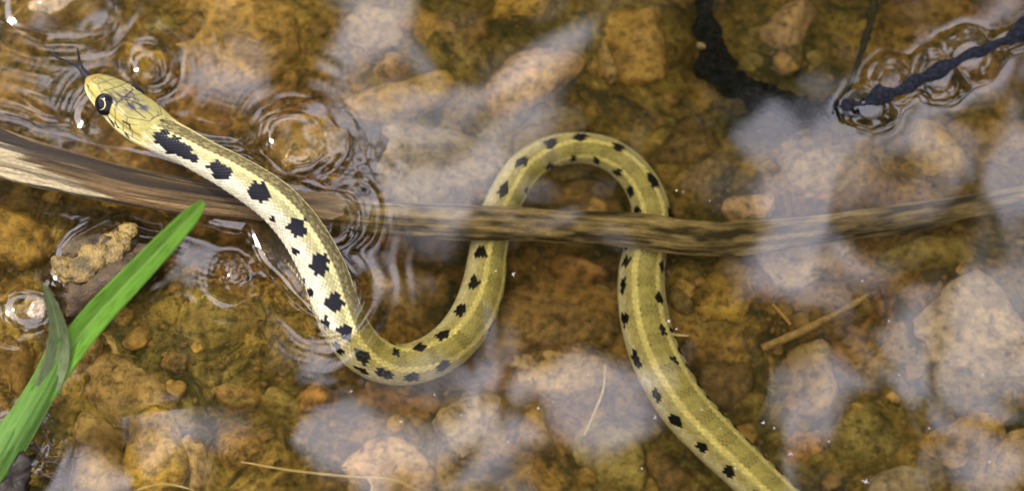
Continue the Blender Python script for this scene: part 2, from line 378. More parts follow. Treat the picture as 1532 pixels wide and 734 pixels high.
STONES = [
 # name cx cy rx ry rot ztop thick tone label material
 ('boulder', 92, 8, 92, 46, 0, 7, 26, 'tan', 'wet tan rock breaking the surface above the snake tongue', M_WET),
 ('rock', 222, 92, 46, 38, 0, -1, 16, 'gold', 'small ochre dome just under water beside the snake snout', M_STONE),
 ('flat_rock', 372, 70, 150, 92, -8, -7, 24, 'ochre', 'broad mottled ochre slab behind the snake head', M_MOSSY),
 ('rock', 262, 40, 60, 38, 10, -6, 20, 'olive', 'olive stone between the tan rock and the ochre slab', M_MOSSY),
 ('rock', 445, 215, 78, 55, 20, 0, 18, 'ochre', 'ochre stone just touching the surface above the snake neck', M_WET),
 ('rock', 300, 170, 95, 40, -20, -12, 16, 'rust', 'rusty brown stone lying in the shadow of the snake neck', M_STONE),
 ('flat_rock', 600, 150, 110, 40, 12, -13, 16, 'gold', 'yellowish algae covered ledge beside the bluish slab', M_MOSSY),
 ('rock', 588, 96, 38, 27, -10, -12, 14, 'pink', 'small pinkish stone on the yellowish ledge', M_STONE),
 ('rock', 560, 45, 80, 66, 0, -17, 18, 'pale', 'pale smooth stone between ochre slab and shaggy stones', M_CLEAN),
 ('rock', 648, 40, 38, 62, 12, -10, 20, 'ochre', 'shaggy upright ochre stone with algae tufts', M_MOSSY),
 ('rock', 700, 60, 36, 64, -8, -12, 20, 'brown', 'dark brown upright stone beside the shaggy ochre stone', M_MOSSY),
 ('rock', 778, 12, 52, 28, 8, -10, 16, 'gold', 'golden lump of stone above the brown hollow', M_STONE),
 ('flat_rock', 770, 120, 118, 52, 38, -18, 18, 'pink', 'long pinkish slab leaning towards the snake arch', M_CLEAN),
 ('flat_rock', 650, 250, 150, 92, 10, -20, 18, 'grey', 'large bluish grey slab beside the sunken stick', M_CLEAN),
 ('rock', 800, 190, 80, 46, 25, -24, 16, 'slate', 'slate coloured stone behind the snake arch', M_STONE),
 ('rock', 940, 60, 82, 78, -15, -20, 18, 'ochre', 'orange brown block with pale streaks above the arch', M_STONE),
 ('rock', 870, 20, 52, 40, 0, -22, 14, 'olive', 'olive block beside the orange brown block', M_MOSSY),
 ('rock', 908, 92, 12, 36, 12, -19, 6, 'tan', 'thin pale splinter of stone on the orange brown block', M_CLEAN),
 ('rock', 1168, 40, 48, 54, -18, -16, 14, 'pink', 'pink diamond shaped stone above the dark twig', M_CLEAN),
 ('rock', 1180, 80, 108, 88, 0, -23, 18, 'olive', 'olive brown boulder under the pink diamond stone', M_STONE),
 ('rock', 1400, 30, 130, 46, 6, -20, 20, 'ochre', 'brown boulder behind the blue black twig', M_STONE),
 ('rock', 1398, 236, 66, 56, -18, -18, 20, 'gold', 'rounded honey coloured stone below the emerging twig', M_CLEAN),
 ('flat_rock', 1500, 205, 90, 70, 20, -22, 18, 'tan', 'greenish tan slab beside the honey coloured stone', M_STONE),
 ('flat_rock', 1225, 258, 112, 76, 28, -19, 20, 'pale', 'big pale lilac slab behind the sunken stick', M_CLEAN),
 ('rock', 1120, 318, 46, 30, 10, -20, 14, 'pink', 'small pink stone at the corner of the pale lilac slab', M_CLEAN),
 ('rock', 1030, 210, 90, 44, 30, -26, 16, 'umber', 'dark brown stone between the arch and the dark twig', M_MOSSY),
 ('rock', 1075, 440, 80, 68, 14, -16, 22, 'gold', 'rounded golden orange stone touching the snake tail side', M_STONE),
 ('rock', 868, 402, 62, 36, -8, -22, 14, 'rust', 'red brown stone below the stick inside the snake loop', M_CLEAN),
 ('rock', 960, 372, 36, 24, 0, -36, 12, 'brown', 'brown stone under the snake where it passes the stick', M_STONE),
 ('flat_rock', 1195, 398, 96, 46, 10, -22, 16, 'pale', 'pale stone wedged below the sunken stick', M_CLEAN),
 ('rock', 1235, 455, 86, 48, 22, -21, 18, 'brown', 'brown angular stone with a pale ridge line', M_STONE),
 ('flat_rock', 1440, 530, 120, 112, 24, -19, 26, 'pale', 'largest pale boulder with grey stains', M_CLEAN),
 ('rock', 1400, 380, 96, 40, 10, -24, 16, 'olive', 'olive stone between the stick and the largest pale boulder', M_MOSSY),
 ('rock', 1214, 572, 58, 62, 12, -20, 18, 'tan', 'tan stone with pale centre beyond the snake tail', M_CLEAN),
 ('rock', 1200, 662, 52, 42, -14, -20, 16, 'rust', 'reddish brown stone near the snake tail', M_STONE),
 ('rock', 1300, 650, 66, 60, 0, -24, 16, 'olive', 'olive brown stone below the largest pale boulder', M_MOSSY),
 ('rock', 1440, 672, 72, 40, 18, -20, 16, 'ochre', 'ochre wedge shaped stone below the largest pale boulder', M_STONE),
 ('rock', 1510, 690, 46, 46, 0, -22, 16, 'tan', 'tan stone beside the ochre wedge stone', M_STONE),
 ('rock', 1350, 722, 70, 30, 8, -24, 14, 'grey', 'grey stone below the olive brown stone', M_CLEAN),
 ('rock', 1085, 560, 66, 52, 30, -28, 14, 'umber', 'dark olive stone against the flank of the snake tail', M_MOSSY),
 ('rock', 706, 648, 64, 58, 12, -17, 20, 'pale', 'round pale pink stone below the snake bend', M_CLEAN),
 ('rock', 800, 632, 30, 44, 8, -20, 14, 'ochre', 'narrow orange brown stone beside the round pale stone', M_STONE),
 ('flat_rock', 820, 470, 120, 58, 10, -25, 16, 'brown', 'smooth brown slab inside the snake loop', M_STONE),
 ('flat_rock', 850, 555, 96, 44, -4, -22, 14, 'tan', 'flat lilac tan slab beside the snake tail', M_CLEAN),
 ('rock', 900, 668, 74, 58, -10, -24, 16, 'olive', 'mossy olive brown stone beside the snake tail', M_MOSSY),
 ('rock', 1010, 712, 52, 34, 0, -24, 14, 'brown', 'brown stone tucked under the snake tail', M_STONE),
 ('flat_rock', 560, 690, 112, 66, 4, -18, 20, 'pink', 'broad pinkish slab with a pale root lying on it', M_CLEAN),
 ('rock', 610, 600, 70, 34, -6, -22, 14, 'rust', 'rust brown stone under the bottom of the snake bend', M_STONE),
 ('rock', 470, 585, 42, 30, 20, -20, 12, 'rust', 'small rusty stone between mossy boulder and snake bend', M_STONE),
 ('rock', 420, 600, 52, 28, -8, -17, 12, 'olive', 'small olive stone below the mossy boulder', M_MOSSY),
 ('rock', 330, 490, 140, 78, 10, -3, 26, 'olive', 'large mossy olive boulder close under the surface', M_MOSSY),
 ('flat_rock', 195, 590, 112, 78, -40, -10, 20, 'tan', 'flat sandy tan slab beside the grass stem', M_STONE),
 ('rock', 246, 672, 58, 66, 6, -8, 20, 'gold', 'golden ochre stone standing on the sandy slab', M_STONE),
 ('rock', 296, 690, 28, 60, 4, -11, 18, 'tan', 'narrow tan stone beside the golden ochre stone', M_STONE),
 ('rock', 150, 690, 66, 60, -20, -9, 18, 'tan', 'sandy stone streaked with rust beside the grass roots', M_STONE),
 ('rock', 372, 660, 66, 62, 0, -14, 18, 'brown', 'brown rounded stone between golden stone and pinkish slab', M_STONE),
 ('rock', 345, 585, 60, 40, -20, -13, 16, 'brown', 'brown stone under the mossy boulder edge', M_STONE),
 ('rock', 118, 540, 34, 36, 0, -3, 18, 'tan', 'tan knob of stone behind the green blade', M_STONE),
 ('rock', 40, 462, 34, 26, 0, 3, 14, 'grey', 'small grey pebble heap breaking the surface near the wet rock', M_WET),
 ('rock', 45, 350, 64, 60, 0, -7, 20, 'ochre', 'ochre stone under water between stick and wet rock', M_MOSSY),
 ('rock', 30, 130, 62, 80, 0, -11, 18, 'brown', 'brown stone under the ripples before the tongue', M_STONE),
 ('rock', 20, 550, 46, 60, 0, -6, 18, 'brown', 'brown stone behind the grass stem', M_MOSSY),
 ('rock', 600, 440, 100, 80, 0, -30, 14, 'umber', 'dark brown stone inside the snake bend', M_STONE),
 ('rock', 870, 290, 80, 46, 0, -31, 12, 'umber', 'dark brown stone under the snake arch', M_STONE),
]
stone_objs = []
for nm, cx, cy, rx, ry, ro, zt, th, tn, lb, mt in STONES:
    stone_objs.append(stone(nm, cx, cy, rx, ry, ro, zt, th * 1.35, tn, lb, mt, R))

for nm, cx, cy, rx, ry, ro, zt, th, *_ in STONES:
    c = P(np.array(float(cx)), np.array(float(cy)), (zt - th * .5) / 1000)
    MOUNDS.append((c[0], c[1], rx * S, ry * S * 1.1, math.radians(ro), min(zt - 9, -12) / 1000))
bed = sheet('stream_bed', -120, 1652, -120, 860, 3.0, bed_height, bed_material(), 60.)
tag(bed, 'brown silt and mud floor of the shallow stream', kind='structure')


# wet rock that stands out of the water: dark body with a knobbly yellow ridge
wet = stone('wet_rock', 156, 380, 104, 62, 32, 10, 24, 'umber', 'dark wet rock with a knobbly yellow ridge above the water', M_DARKWET, R, sub=5, rough=.2, fine=.06)
ridge_pts = [(108, 408, 3, 24, 1), (130, 402, 5, 26, 1), (146, 384, 6, 22, 1), (160, 378, 5, 24, 1), (178, 358, 5, 17, 1), (200, 340, 4, 13, 1), (226, 322, 1, 8, 1)]
pp, vv = path(ridge_pts, 60)
wet.color = (.055, .034, .016, 1)
rv, rf, nb = [], [], 0
for k, (x, y, z, w_, _) in enumerate([(106, 408, 5, 20, 1), (126, 404, 7, 24, 1), (146, 402, 6, 17, 1), (140, 384, 8, 17, 1), (160, 380, 7, 20, 1), (164, 366, 7, 14, 1), (178, 358, 6, 15, 1), (194, 344, 5, 12, 1)]):
    v, f = rock_verts(4, 300 + k, p=5, rough=.22, fine=.05); rv.append(v * w_ * 1.3 * S * np.array([1.05, 1, .38]) + P(np.array(float(x)), np.array(float(y)), (z - 1) / 1000)); rf.append(f + nb); nb += len(v)
rv, rf = np.concatenate(rv), np.concatenate(rf)
o = mesh_obj('ridge', rv, rf, M_RIDGE); o.color = (.19, .135, .035, 1); origin_to(o, pp[30]); child(o, wet)
o.matrix_parent_inverse.identity(); o.location = Vector(pp[30]) - wet.location

# small pebbles scattered between the named stones
PEB = {'ochre': 'small ochre pebble lying between the larger stones', 'brown': 'small brown pebble lying between the larger stones',
       'umber': 'small dark brown pebble lying between the larger stones'}
protos = {}
for tn in PEB:
    for k in range(3):
        v, f = rock_verts(3, 900 + k + 7 * len(protos)); me_o = mesh_obj('pebble', v / np.abs(v).max(0), f, M_STONE); protos[tn, k] = me_o.data
        bpy.data.objects.remove(me_o)
npb = 0
while npb < 120:
    x, y = rng.uniform(-20, 1552), rng.uniform(-20, 754); tn = ['ochre', 'brown', 'umber'][npb % 3]
    r = rng.uniform(7, 20) * (.8 if tn == 'brown' else 1)
    p = P(np.array(x), np.array(y), -.036); zb = float(bed_height(np.array(p[0]), np.array(p[1])))
    o = bpy.data.objects.new('pebble', protos[tn, npb % 9 // 3]); COL.objects.link(o)
    o.scale = (r * S * rng.uniform(.9, 1.3), r * S, r * S * .6); o.rotation_euler = (0, 0, rng.uniform(0, 6.28)); o.location = (p[0], p[1], zb + r * S * .25)
    t = TONE[tn]; o.color = (*t, 1); tag(o, PEB[tn], 'pebble', tn + ' pebbles on the stream bed'); npb += 1

# grit: tiny stones nobody could count
gv, gf, nb = [], [], 0
d2, f2 = ICO[2]; d1 = d2 * np.array([1, .8, .6])
NG = 2600
gx, gy = rng.uniform(-60, 1592, NG), rng.uniform(-60, 794, NG); gp = P(gx, gy, np.full(NG, -.04)); gz = bed_height(gp[:, 0], gp[:, 1])
import bmesh
bm = bmesh.new(); bmesh.ops.create_icosphere(bm, subdivisions=1, radius=1); g1v = np.array([x.co[:] for x in bm.verts]); g1f = np.array([[y.index for y in x.verts] for x in bm.faces]); bm.free()
for i in range(NG):
    r = rng.uniform(1.5, 6) * S; a = rng.uniform(0, 6.28); q = g1v * np.array([1.2, .9, .6]) * r * rng.uniform(.8, 1.2, (len(g1v), 1))
    c, s_ = math.cos(a), math.sin(a); q = np.stack([q[:, 0] * c - q[:, 1] * s_, q[:, 0] * s_ + q[:, 1] * c, q[:, 2]], -1) + np.array([gp[i, 0], gp[i, 1], gz[i] + r * .2])
    gv.append(q); gf.append(g1f + nb); nb += len(g1v)
o = mesh_obj('grit', np.concatenate(gv), np.concatenate(gf), M_STONE); o.color = (.2, .13, .06, 1)
tag(o, 'fine brown grit strewn over the silt', kind='stuff')

# fine plant litter lying on the silt: strands nobody could count
lv_, lf_, nb = [], [], 0
for i in range(420):
    x, y = rng.uniform(-20, 1552), rng.uniform(-20, 754); a = rng.uniform(0, 6.28); l = rng.uniform(12, 55) * S
    p0 = P(np.array(x), np.array(y), -.035); b_l = rng.normal(0, .3); tpar = np.linspace(-.5, .5, 7)
    xs_ = p0[0] + l * (np.cos(a) * tpar - np.sin(a) * b_l * tpar ** 2 * 2); ys_ = p0[1] + l * (np.sin(a) * tpar + np.cos(a) * b_l * tpar ** 2 * 2)
    zs_ = bed_height(xs_, ys_) + .0006 + rng.uniform(0, .004) * (1 - 4 * tpar ** 2)
    tv, tf = tube(np.stack([xs_, ys_, zs_], -1), np.sin(np.linspace(.5, 2.8, 7)) * rng.uniform(.6, 2.0) * S, 5); lv_.append(tv); lf_.append(tf + nb); nb += len(tv)
o = mesh_obj('plant_litter', np.concatenate(lv_), np.concatenate(lf_), simple_mat('litter_fibre', (.12, .085, .035), .8, .2, .7, 60)); tag(o, 'thin brown plant strands strewn over the silt', kind='stuff')

# ------------------------------------------------------------------ driftwood stick
def wood_material():
    m, nt, out, N, L = newmat('weathered_driftwood'); a = N('ShaderNodeVertexColor', layer_name='col'); u = N('ShaderNodeAttribute', attribute_name='grain')
    mp = N('ShaderNodeMapping'); mp.inputs['Scale'].default_value = (6, 60, 60); L(u.outputs['Vector'], mp.inputs[0])
    n = noise(N, L, mp.outputs[0], 2.5, 6, .7, .3); r = ramp(N, [(.3, (.38, .34, .3)), (.5, (1, 1, 1)), (.72, (1.35, 1.3, 1.2))]); L(n, r.inputs[0])
    c = mixc(N, L, .9, a.outputs[0], r.outputs[0], 'MULTIPLY')
    mp2 = N('ShaderNodeMapping'); mp2.inputs['Scale'].default_value = (9, 190, 190); L(u.outputs['Vector'], mp2.inputs[0]); nf = noise(N, L, mp2.outputs[0], 1.2, 4, .6, .1)
    rf_ = ramp(N, [(.36, (.35, .32, .28)), (.48, (1, 1, 1)), (.7, (1.25, 1.22, 1.15))]); L(nf, rf_.inputs[0]); c = mixc(N, L, .8, c, rf_.outputs[0], 'MULTIPLY')
    b = N('ShaderNodeBsdfPrincipled'); L(c, b.inputs['Base Color']); b.inputs['Roughness'].default_value = .55; b.inputs['Specular IOR Level'].default_value = .35
    L(bump(N, L, n, 1., .0012), b.inputs['Normal']); L(b.outputs[0], out.inputs[0]); return m
stick_c = [(-110, 196, 17, 33), (-50, 212, 15, 37), (0, 229, 13, 37), (100, 254, 10, 34), (200, 279, 7, 29), (300, 296, 5, 25), (400, 308, 2, 24), (480, 314, -1, 25), (560, 323, -6, 25),
           (650, 330, -8, 26), (750, 334, -9, 25), (850, 339, -9, 25), (960, 346, -9, 26), (1040, 356, -9, 27), (1150, 350, -12, 25), (1280, 335, -17, 23), (1400, 318, -23, 21), (1532, 296, -28, 19), (1640, 278, -32, 18)]
stick_c = [(a, b, c - (1.5 if a > 500 else 0), d * (1.03 if a > 500 else 1)) for a, b, c, d in stick_c]
ns = 700
pp, vv = path(stick_c, ns); nvs = 120
def lob(i, th):
    q = np.stack([np.cos(th) * 2.2 + 0 * i, np.sin(th) * 2.2 + 0 * i, i * .012 + 0 * th], -1)
    q2 = np.stack([np.cos(th) * 7 + 0 * i, np.sin(th) * 7 + 0 * i, i * .02 + 0 * th], -1)
    q5 = np.stack([np.cos(th) * 17 + 0 * i, np.sin(th) * 17 + 0 * i, i * .03 + 0 * th], -1)
    return 1 + .16 * fbm(q, 3, 3) + .07 * fbm(q2, 8, 3) + .05 * fbm(q5, 18, 2)
sv, sf = tube(pp, vv[:, 3] * S, nvs, aspect=.72, lobes=lob)
stick = mesh_obj('driftwood_stick', sv, sf, wood_material())
ii = np.repeat(np.concatenate([[0], np.arange(ns), [ns - 1]]), nvs); tth = np.tile(np.linspace(0, 2 * math.pi, nvs, endpoint=False), ns + 2)
xx = vv[ii, 0]
q = np.stack([np.cos(tth) * 1.3, np.sin(tth) * 1.3, xx / 90], -1); nz = fbm(q, 61, 4); nz2 = fbm(np.stack([np.cos(tth) * 3, np.sin(tth) * 3, xx / 30], -1), 71, 4)
pale = np.array([.52, .43, .25]); bark = np.array([.20, .125, .05]); black = np.array([.018, .013, .008]); sunk = np.array([.30, .235, .125])
side = -np.cos(tth)                   # the camera-side (+) or far side (-) of the stick
ang = (tth + math.pi / 2) % (2 * math.pi) - math.pi / 2            # -pi/2 underneath, 0 camera side, pi/2 top, pi far side
q3 = np.stack([np.cos(tth) * 2.2, np.sin(tth) * 2.2, xx / 420], -1); long1 = fbm(q3 * 1.7, 63, 4); q4 = np.stack([np.cos(tth) * 5, np.sin(tth) * 5, xx / 300], -1); long2 = fbm(q4, 67, 3)
f_p = sstep(-.18, .18, (1.95 - xx * .012) - ang + .7 * long1 + .25 * nz)      # bare wood on the dry end
barkc = bark * (1 + 1.1 * np.clip(long1 + .5 * long2, -.8, 1.5))[:, None]
col = barkc * (1 - f_p[:, None]) + pale * (1 + .35 * long2[:, None]) * f_p[:, None]
blk = sstep(.05, .35, long2 + .6 * np.exp(-((ang - 1.9 + xx * .0008) / .35) ** 2) + .7 * sstep(.15, -.35, ang + .1 * nz) * sstep(90, 170, xx) - .1) * sstep(760, 420, xx)  # black streaks in the bark, plus shade painted along the underside
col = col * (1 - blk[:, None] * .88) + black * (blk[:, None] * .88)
sk = sstep(440, 600, xx)[:, None]; col = col * (1 - sk) + sunk * (1 + .6 * long1[:, None] + .6 * long2[:, None] + .8 * nz2[:, None] + .5 * nz[:, None]).clip(.2, 2.2) * sk
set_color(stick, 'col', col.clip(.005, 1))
at = stick.data.attributes.new('grain', 'FLOAT_VECTOR', 'POINT'); at.data.foreach_set('vector', np.stack([xx / 100, np.cos(tth) * .3, np.sin(tth) * .3], -1).astype(np.float32).ravel())
origin_to(stick, pp[ns // 2])
tag(stick, 'long pale driftwood stick, dry end under the snake neck, rest sunk', 'stick')

# ------------------------------------------------------------------ dark twigs
M_TWIG = simple_mat('wet_black_twig', (.011, .013, .021), .3, .16, .98, 330, .008)
M_TWIG2 = simple_mat('sunken_twig', (.03, .03, .02), .7, .3, .6, 320, .0015)
def stick_obj(name, ctrl, mat, label, cat, n=160, nv=24, rough=.3, seed=1, aspect=.9, group=None):
    p, v = path(ctrl, n)
    if cat == 'twig': v[:, 3] *= 1 + .28 * fbm(np.stack([np.arange(n) / n * np.hypot(*np.ptp(v[:, :2], axis=0)) / 22, np.full(n, seed * 3.), np.zeros(n)], -1), seed, 2)   # knots
    tv, tf = tube(p, v[:, 3] * S, nv, rough=rough, seed=seed, aspect=aspect)
    o = mesh_obj(name, tv, tf, mat); origin_to(o, p[n // 2]); return tag(o, label, cat, group)
tw = stick_obj('dark_twig', [(1620, 5, 1, 10), (1532, 46, 1.5, 12), (1490, 68, 1.2, 13), (1440, 90, .6, 11), (1400, 108, 1, 14), (1360, 128, .2, 11), (1325, 143, .5, 14), (1270, 166, -4, 14), (1200, 164, -10, 20), (1130, 140, -15, 24), (1082, 108, -17, 25), (1062, 60, -18, 17), (1056, 0, -19, 15), (1052, -60, -19, 14)],
               M_TWIG, 'bent blue black twig that rises out of the water in ripple rings', 'twig', 420, 40, .6, 12)
stick_obj('sunken_twig', [(1312, -30, -12, 6), (1300, 40, -13, 6), (1285, 90, -12, 5), (1262, 150, -10, 4)], M_TWIG2, 'thin dark twig running down to the ripple rings', 'twig', 80, 12, .3, 6)
stick_obj('sunken_twig', [(1140, 520, -18, 5), (1210, 490, -16, 6), (1262, 462, -15, 5), (1300, 440, -15, 3)], simple_mat('tan_twig', (.28, .19, .08), .7, .3, .4, 300, .001), 'short tan twig lying across the brown angular stone', 'twig', 60, 12, .2, 7)
stick_obj('sunken_twig', [(1090, 180, -22, 10), (1160, 185, -24, 13), (1240, 182, -24, 9)], M_TWIG2, 'short dark twig lying under the bent blue black twig', 'twig', 60, 14, .4, 9)

# ------------------------------------------------------------------ the snake
# photo x, y, height mm, half width px, angle (deg) of the flank that faces the camera (+ = its left side)
SN = np.array([
 (133, 116, 17, 9, 46), (150, 130, 18, 26, 47), (172, 148, 19, 32, 47), (196, 168, 20, 37, 47), (222, 188, 20.5, 36, 47), (248, 205, 21, 30, 48), (275, 219, 21.5, 26.5, 50),
 (305, 236, 21.5, 26.5, 52), (340, 255, 21, 28, 56), (378, 278, 20, 30, 56), (412, 303, 17.5, 31.5, 56), (444, 338, 12, 32.5, 56), (466, 372, 8, 33.5, 56), (484, 408, 3.5, 34.5, 56),
 (499, 450, -3, 35, 54), (517, 492, -9, 34.5, 50), (546, 527, -13, 33.5, 40), (590, 545, -17, 31, 22), (640, 536, -19, 32, 4), (677, 512, -20, 33, -12),
 (704, 477, -21, 33, -24), (722, 430, -22, 31.5, -32), (731, 370, -24, 28, -38), (743, 325, -25, 28, -40), (759, 290, -25, 28, -40), (784, 253, -25, 27.5, -32), (822, 228, -25, 25.5, -20),
 (866, 221, -25, 25, -4), (912, 231, -25, 25.5, 4), (950, 262, -25, 26.5, 8), (973, 310, -25, 28, 8), (968, 360, -25, 31, 12), (960, 405, -24, 33.5, 14), (961, 452, -22, 35, 16), (970, 500, -20, 36, 18),
 (990, 552, -18, 36.5, 22), (1024, 608, -16, 36.5, 26), (1070, 658, -15, 35, 28), (1122, 708, -14, 33, 28), (1180, 762, -14, 31, 28), (1260, 826, -15, 27, 26), (1350, 880, -17, 21, 20), (1450, 915, -19, 12, 10), (1540, 925, -21, 3, 0)], float)
arc = np.concatenate([[0], np.cumsum(np.hypot(*np.diff(SN[:, :2], axis=0).T))])
ss = np.concatenate([np.linspace(0, 6, 9)[:-1], np.arange(6, arc[-1], 1.25)])
sp = spline(arc, SN, ss)
C = P(sp[:, 0], sp[:, 1], sp[:, 2] / 1000)
V = view_dir(sp[:, 0], sp[:, 1], sp[:, 2] - 2.)
k_ = np.clip((sp[:, 2] + 6) / 8, 0, 1)[:, None]                 # blend across the waterline
Va = view_dir(sp[:, 0], sp[:, 1], np.ones(len(sp))); Vb = view_dir(sp[:, 0], sp[:, 1], -np.ones(len(sp))); V = Va * k_ + Vb * (1 - k_)
Tn = -np.gradient(C, axis=0); Tn /= np.linalg.norm(Tn, axis=1, keepdims=True)
for _ in range(30): Tn[1:-1] = (Tn[:-2] + 2 * Tn[1:-1] + Tn[2:]) / 4
Tn /= np.linalg.norm(Tn, axis=1, keepdims=True)
V = V - (V * Tn).sum(1, keepdims=True) * Tn; V /= np.linalg.norm(V, axis=1, keepdims=True)
phi = np.radians(sp[:, 4])[:, None]
Wv = np.cross(V, Tn)
D = V * np.cos(phi) - Wv * np.sin(phi); Lf = np.cross(D, Tn)
NV = 128
th = np.linspace(-math.pi, math.pi, NV, endpoint=False)
hs = np.array([0, 3, 8, 16, 30, 48, 70, 92, 112, 132, 152, 185]); 
ha = np.array([1, 10.5, 16.5, 22.5, 28.5, 33, 37, 39.5, 38.5, 34, 29, 26.5]); hb = np.array([1, 8.5, 13.5, 17.5, 22, 25.5, 28, 29, 28.5, 27, 25.5, 25.5])
inh = ss < 185
a_ = np.where(inh, np.interp(ss, hs, ha), sp[:, 3]); b_ = np.where(inh, np.interp(ss, hs, hb), sp[:, 3] * .97)
def sm(x, n):
    for _ in range(n): x = np.concatenate([x[:1], (x[:-2] + 2 * x[1:-1] + x[2:]) / 4, x[-1:]])
    return x
a_ = np.concatenate([a_[:12], sm(a_[12:], 25)]); b_ = np.concatenate([b_[:12], sm(b_[12:], 25)])
TH, SS = np.meshgrid(th, ss); TH = TH.copy()
hd = sstep(160, 120, SS)                                       # 1 on the head
cs, sn_ = np.cos(TH), np.sin(TH)
# head: flat crown, brow ridge, flat belly
sup = 1 + hd * (.05 * np.cos(4 * TH) * -1)
brow = np.exp(-((SS - 50) / 16) ** 2) * np.exp(-((np.abs(TH) - .75) / .22) ** 2) * 2.0
lip = np.exp(-((np.abs(TH) - 1.95) / .12) ** 2) * hd * 1.0 * sstep(2, 20, SS)
flat = np.where(cs > 0, 1 - .16 * hd * cs ** 2, 1 - .12 * cs ** 2)
X = a_[:, None] * sn_ * sup; Y = b_[:, None] * cs * sup * flat
# scales on the body (and smaller ones on the nape): overlapping rhombs
NR = 34
LS = 9.0
uu = SS / LS; vvv = TH * NR / (2 * math.pi)
pq, qq = uu + vvv, uu - vvv
pi_, qi_ = np.floor(pq), np.floor(qq); fp, fq = pq - pi_, qq - qi_
edge = np.minimum(np.minimum(fp, 1 - fp), np.minimum(fq, 1 - fq))
su = ((pi_ + qi_ + 1) / 2) * LS; stv = ((pi_ - qi_) / 2) * 2 * math.pi / NR      # centre of each vertex's scale
rear = (fp + fq) / 2                                                            # 0 front .. 1 rear of the scale
keel = np.exp(-((fp - fq) / .16) ** 2)
belly = sstep(1.95, 2.15, np.abs(TH))
bod = (1 - hd)
sch = (sstep(0, .20, edge) * (.55 + .75 * rear) + .35 * keel * sstep(1.5, .9, np.abs(TH))) * (1 - belly)
vent = (SS / 11.0) % 1.0; sch = sch + belly * (.9 * vent)
PLATES = [[(48, -.3), (48, .3)], [(48, .3), (72, .3), (84, 0)], [(20, 0), (48, 0)], [(30, 0), (30, .6)], [(30, .6), (46, .85)], [(48, .3), (46, .85)], [(72, .3), (76, .85)], [(84, 0), (122, 0)],
          [(76, .85), (100, .9), (124, .4), (122, 0)], [(46, .85), (76, .85)], [(14, 0), (20, 0)], [(14, .1), (16, .7), (30, .6)], [(76, .85), (84, 1.3)], [(100, .9), (104, 1.3)], [(10, 1.3), (40, 1.36)], [(66, 1.42), (126, 1.4)], [(8, 1.72), (60, 1.78), (128, 1.75)]] + \
         [[(q_, 1.34), (q_ + 2, 1.76)] for q_ in (20, 31, 42, 70, 84, 99, 114)]
plate_d = np.full(SS.shape, 99.)
for pl in PLATES:
    for sg in (1, -1):
        for (s0, t0), (s1, t1) in zip(pl[:-1], pl[1:]): plate_d = np.minimum(plate_d, seg_d(SS, TH * 32, s0, sg * t0 * 32, s1, sg * t1 * 32, 0))
brow = brow - .9 * sstep(1.7, .2, plate_d) * sstep(150, 125, SS)
disp = bod * sch * 1.4 * (sp[:, 3] / 32)[:, None] + brow + lip
Nx, Ny = sn_, cs
X = X + Nx * disp; Y = Y + Ny * disp
VS = C[:, None] + Lf[:, None] * (X * S)[..., None] + D[:, None] * (Y * S)[..., None]
# photo pixel of every surface point that faces the camera -> (s, theta) of pattern marks
facing = np.cos(TH - phi) > .05
prow = sp[:, 0][:, None]; 
ip = np.arange(len(ss))
Tpx = np.gradient(sp[:, :2], axis=0); Tpx /= np.linalg.norm(Tpx, axis=1, keepdims=True)
Lpx = np.stack([-Tpx[:, 1], Tpx[:, 0]], -1)                    # image normal; headward tangent is -Tpx, left of it in image
def to_body(x, y):
    d2_ = (sp[:, 0] - x) ** 2 + (sp[:, 1] - y) ** 2; i = int(np.argmin(d2_))
    off = (x - sp[i, 0]) * Lpx[i, 0] + (y - sp[i, 1]) * Lpx[i, 1]      # + = image-right of head->tail travel = left flank
    r = max(a_[i], 5); o = np.clip(off / r, -.98, .98)
    return ss[i], float(phi[i, 0]) + math.asin(o)
# colours
def A(*c): return np.array(c)
cream = A(.74, .70, .49); flank = A(.47, .43, .19); stripe = A(.80, .73, .32); dors = A(.42, .385, .14); bel = A(.72, .69, .50); blk_ = A(.010, .010, .014)
cellr = _h(pi_, qi_, pi_ * 0, 5)
aT = .3 * np.abs(stv) + .7 * np.abs(TH)
col = np.zeros(VS.shape)
def put(mask, c): 
    global col
    col = col * (1 - mask[..., None]) + c * mask[..., None]
put(np.ones_like(TH), flank)
put(sstep(.85, 1.35, aT), cream)
put(belly, bel)
dz = sstep(.46, .40, aT); put(dz, dors)
st = sstep(.17, .10, np.abs(aT - .54)); put(st, stripe)
# longitudinal dark flecks in the dorsal band and along the upper edge of the stripes
fl = ((cellr > .35) & (aT < .46)).astype(float) * .75; 
band = (np.sin(su * 2 * math.pi / 46) > .45) & (aT < .42); fl = np.maximum(fl * .15, band * (.25 + .35 * (cellr > .1)))
put(fl * sstep(.05, .2, edge), A(.045, .035, .02))
fl2 = ((cellr > .55) & (aT > .4) & (aT < .75)).astype(float) * .35; put(fl2, A(.2, .15, .05))
fz = sstep(640, 480, SS) * sstep(.5, .38, aT); put(fz * .6, A(.20, .15, .055))
fore = sstep(640, 480, SS) * (aT < .42) * (cellr > -.35); put(fore * .8 * sstep(.04, .14, edge), A(.05, .036, .018))
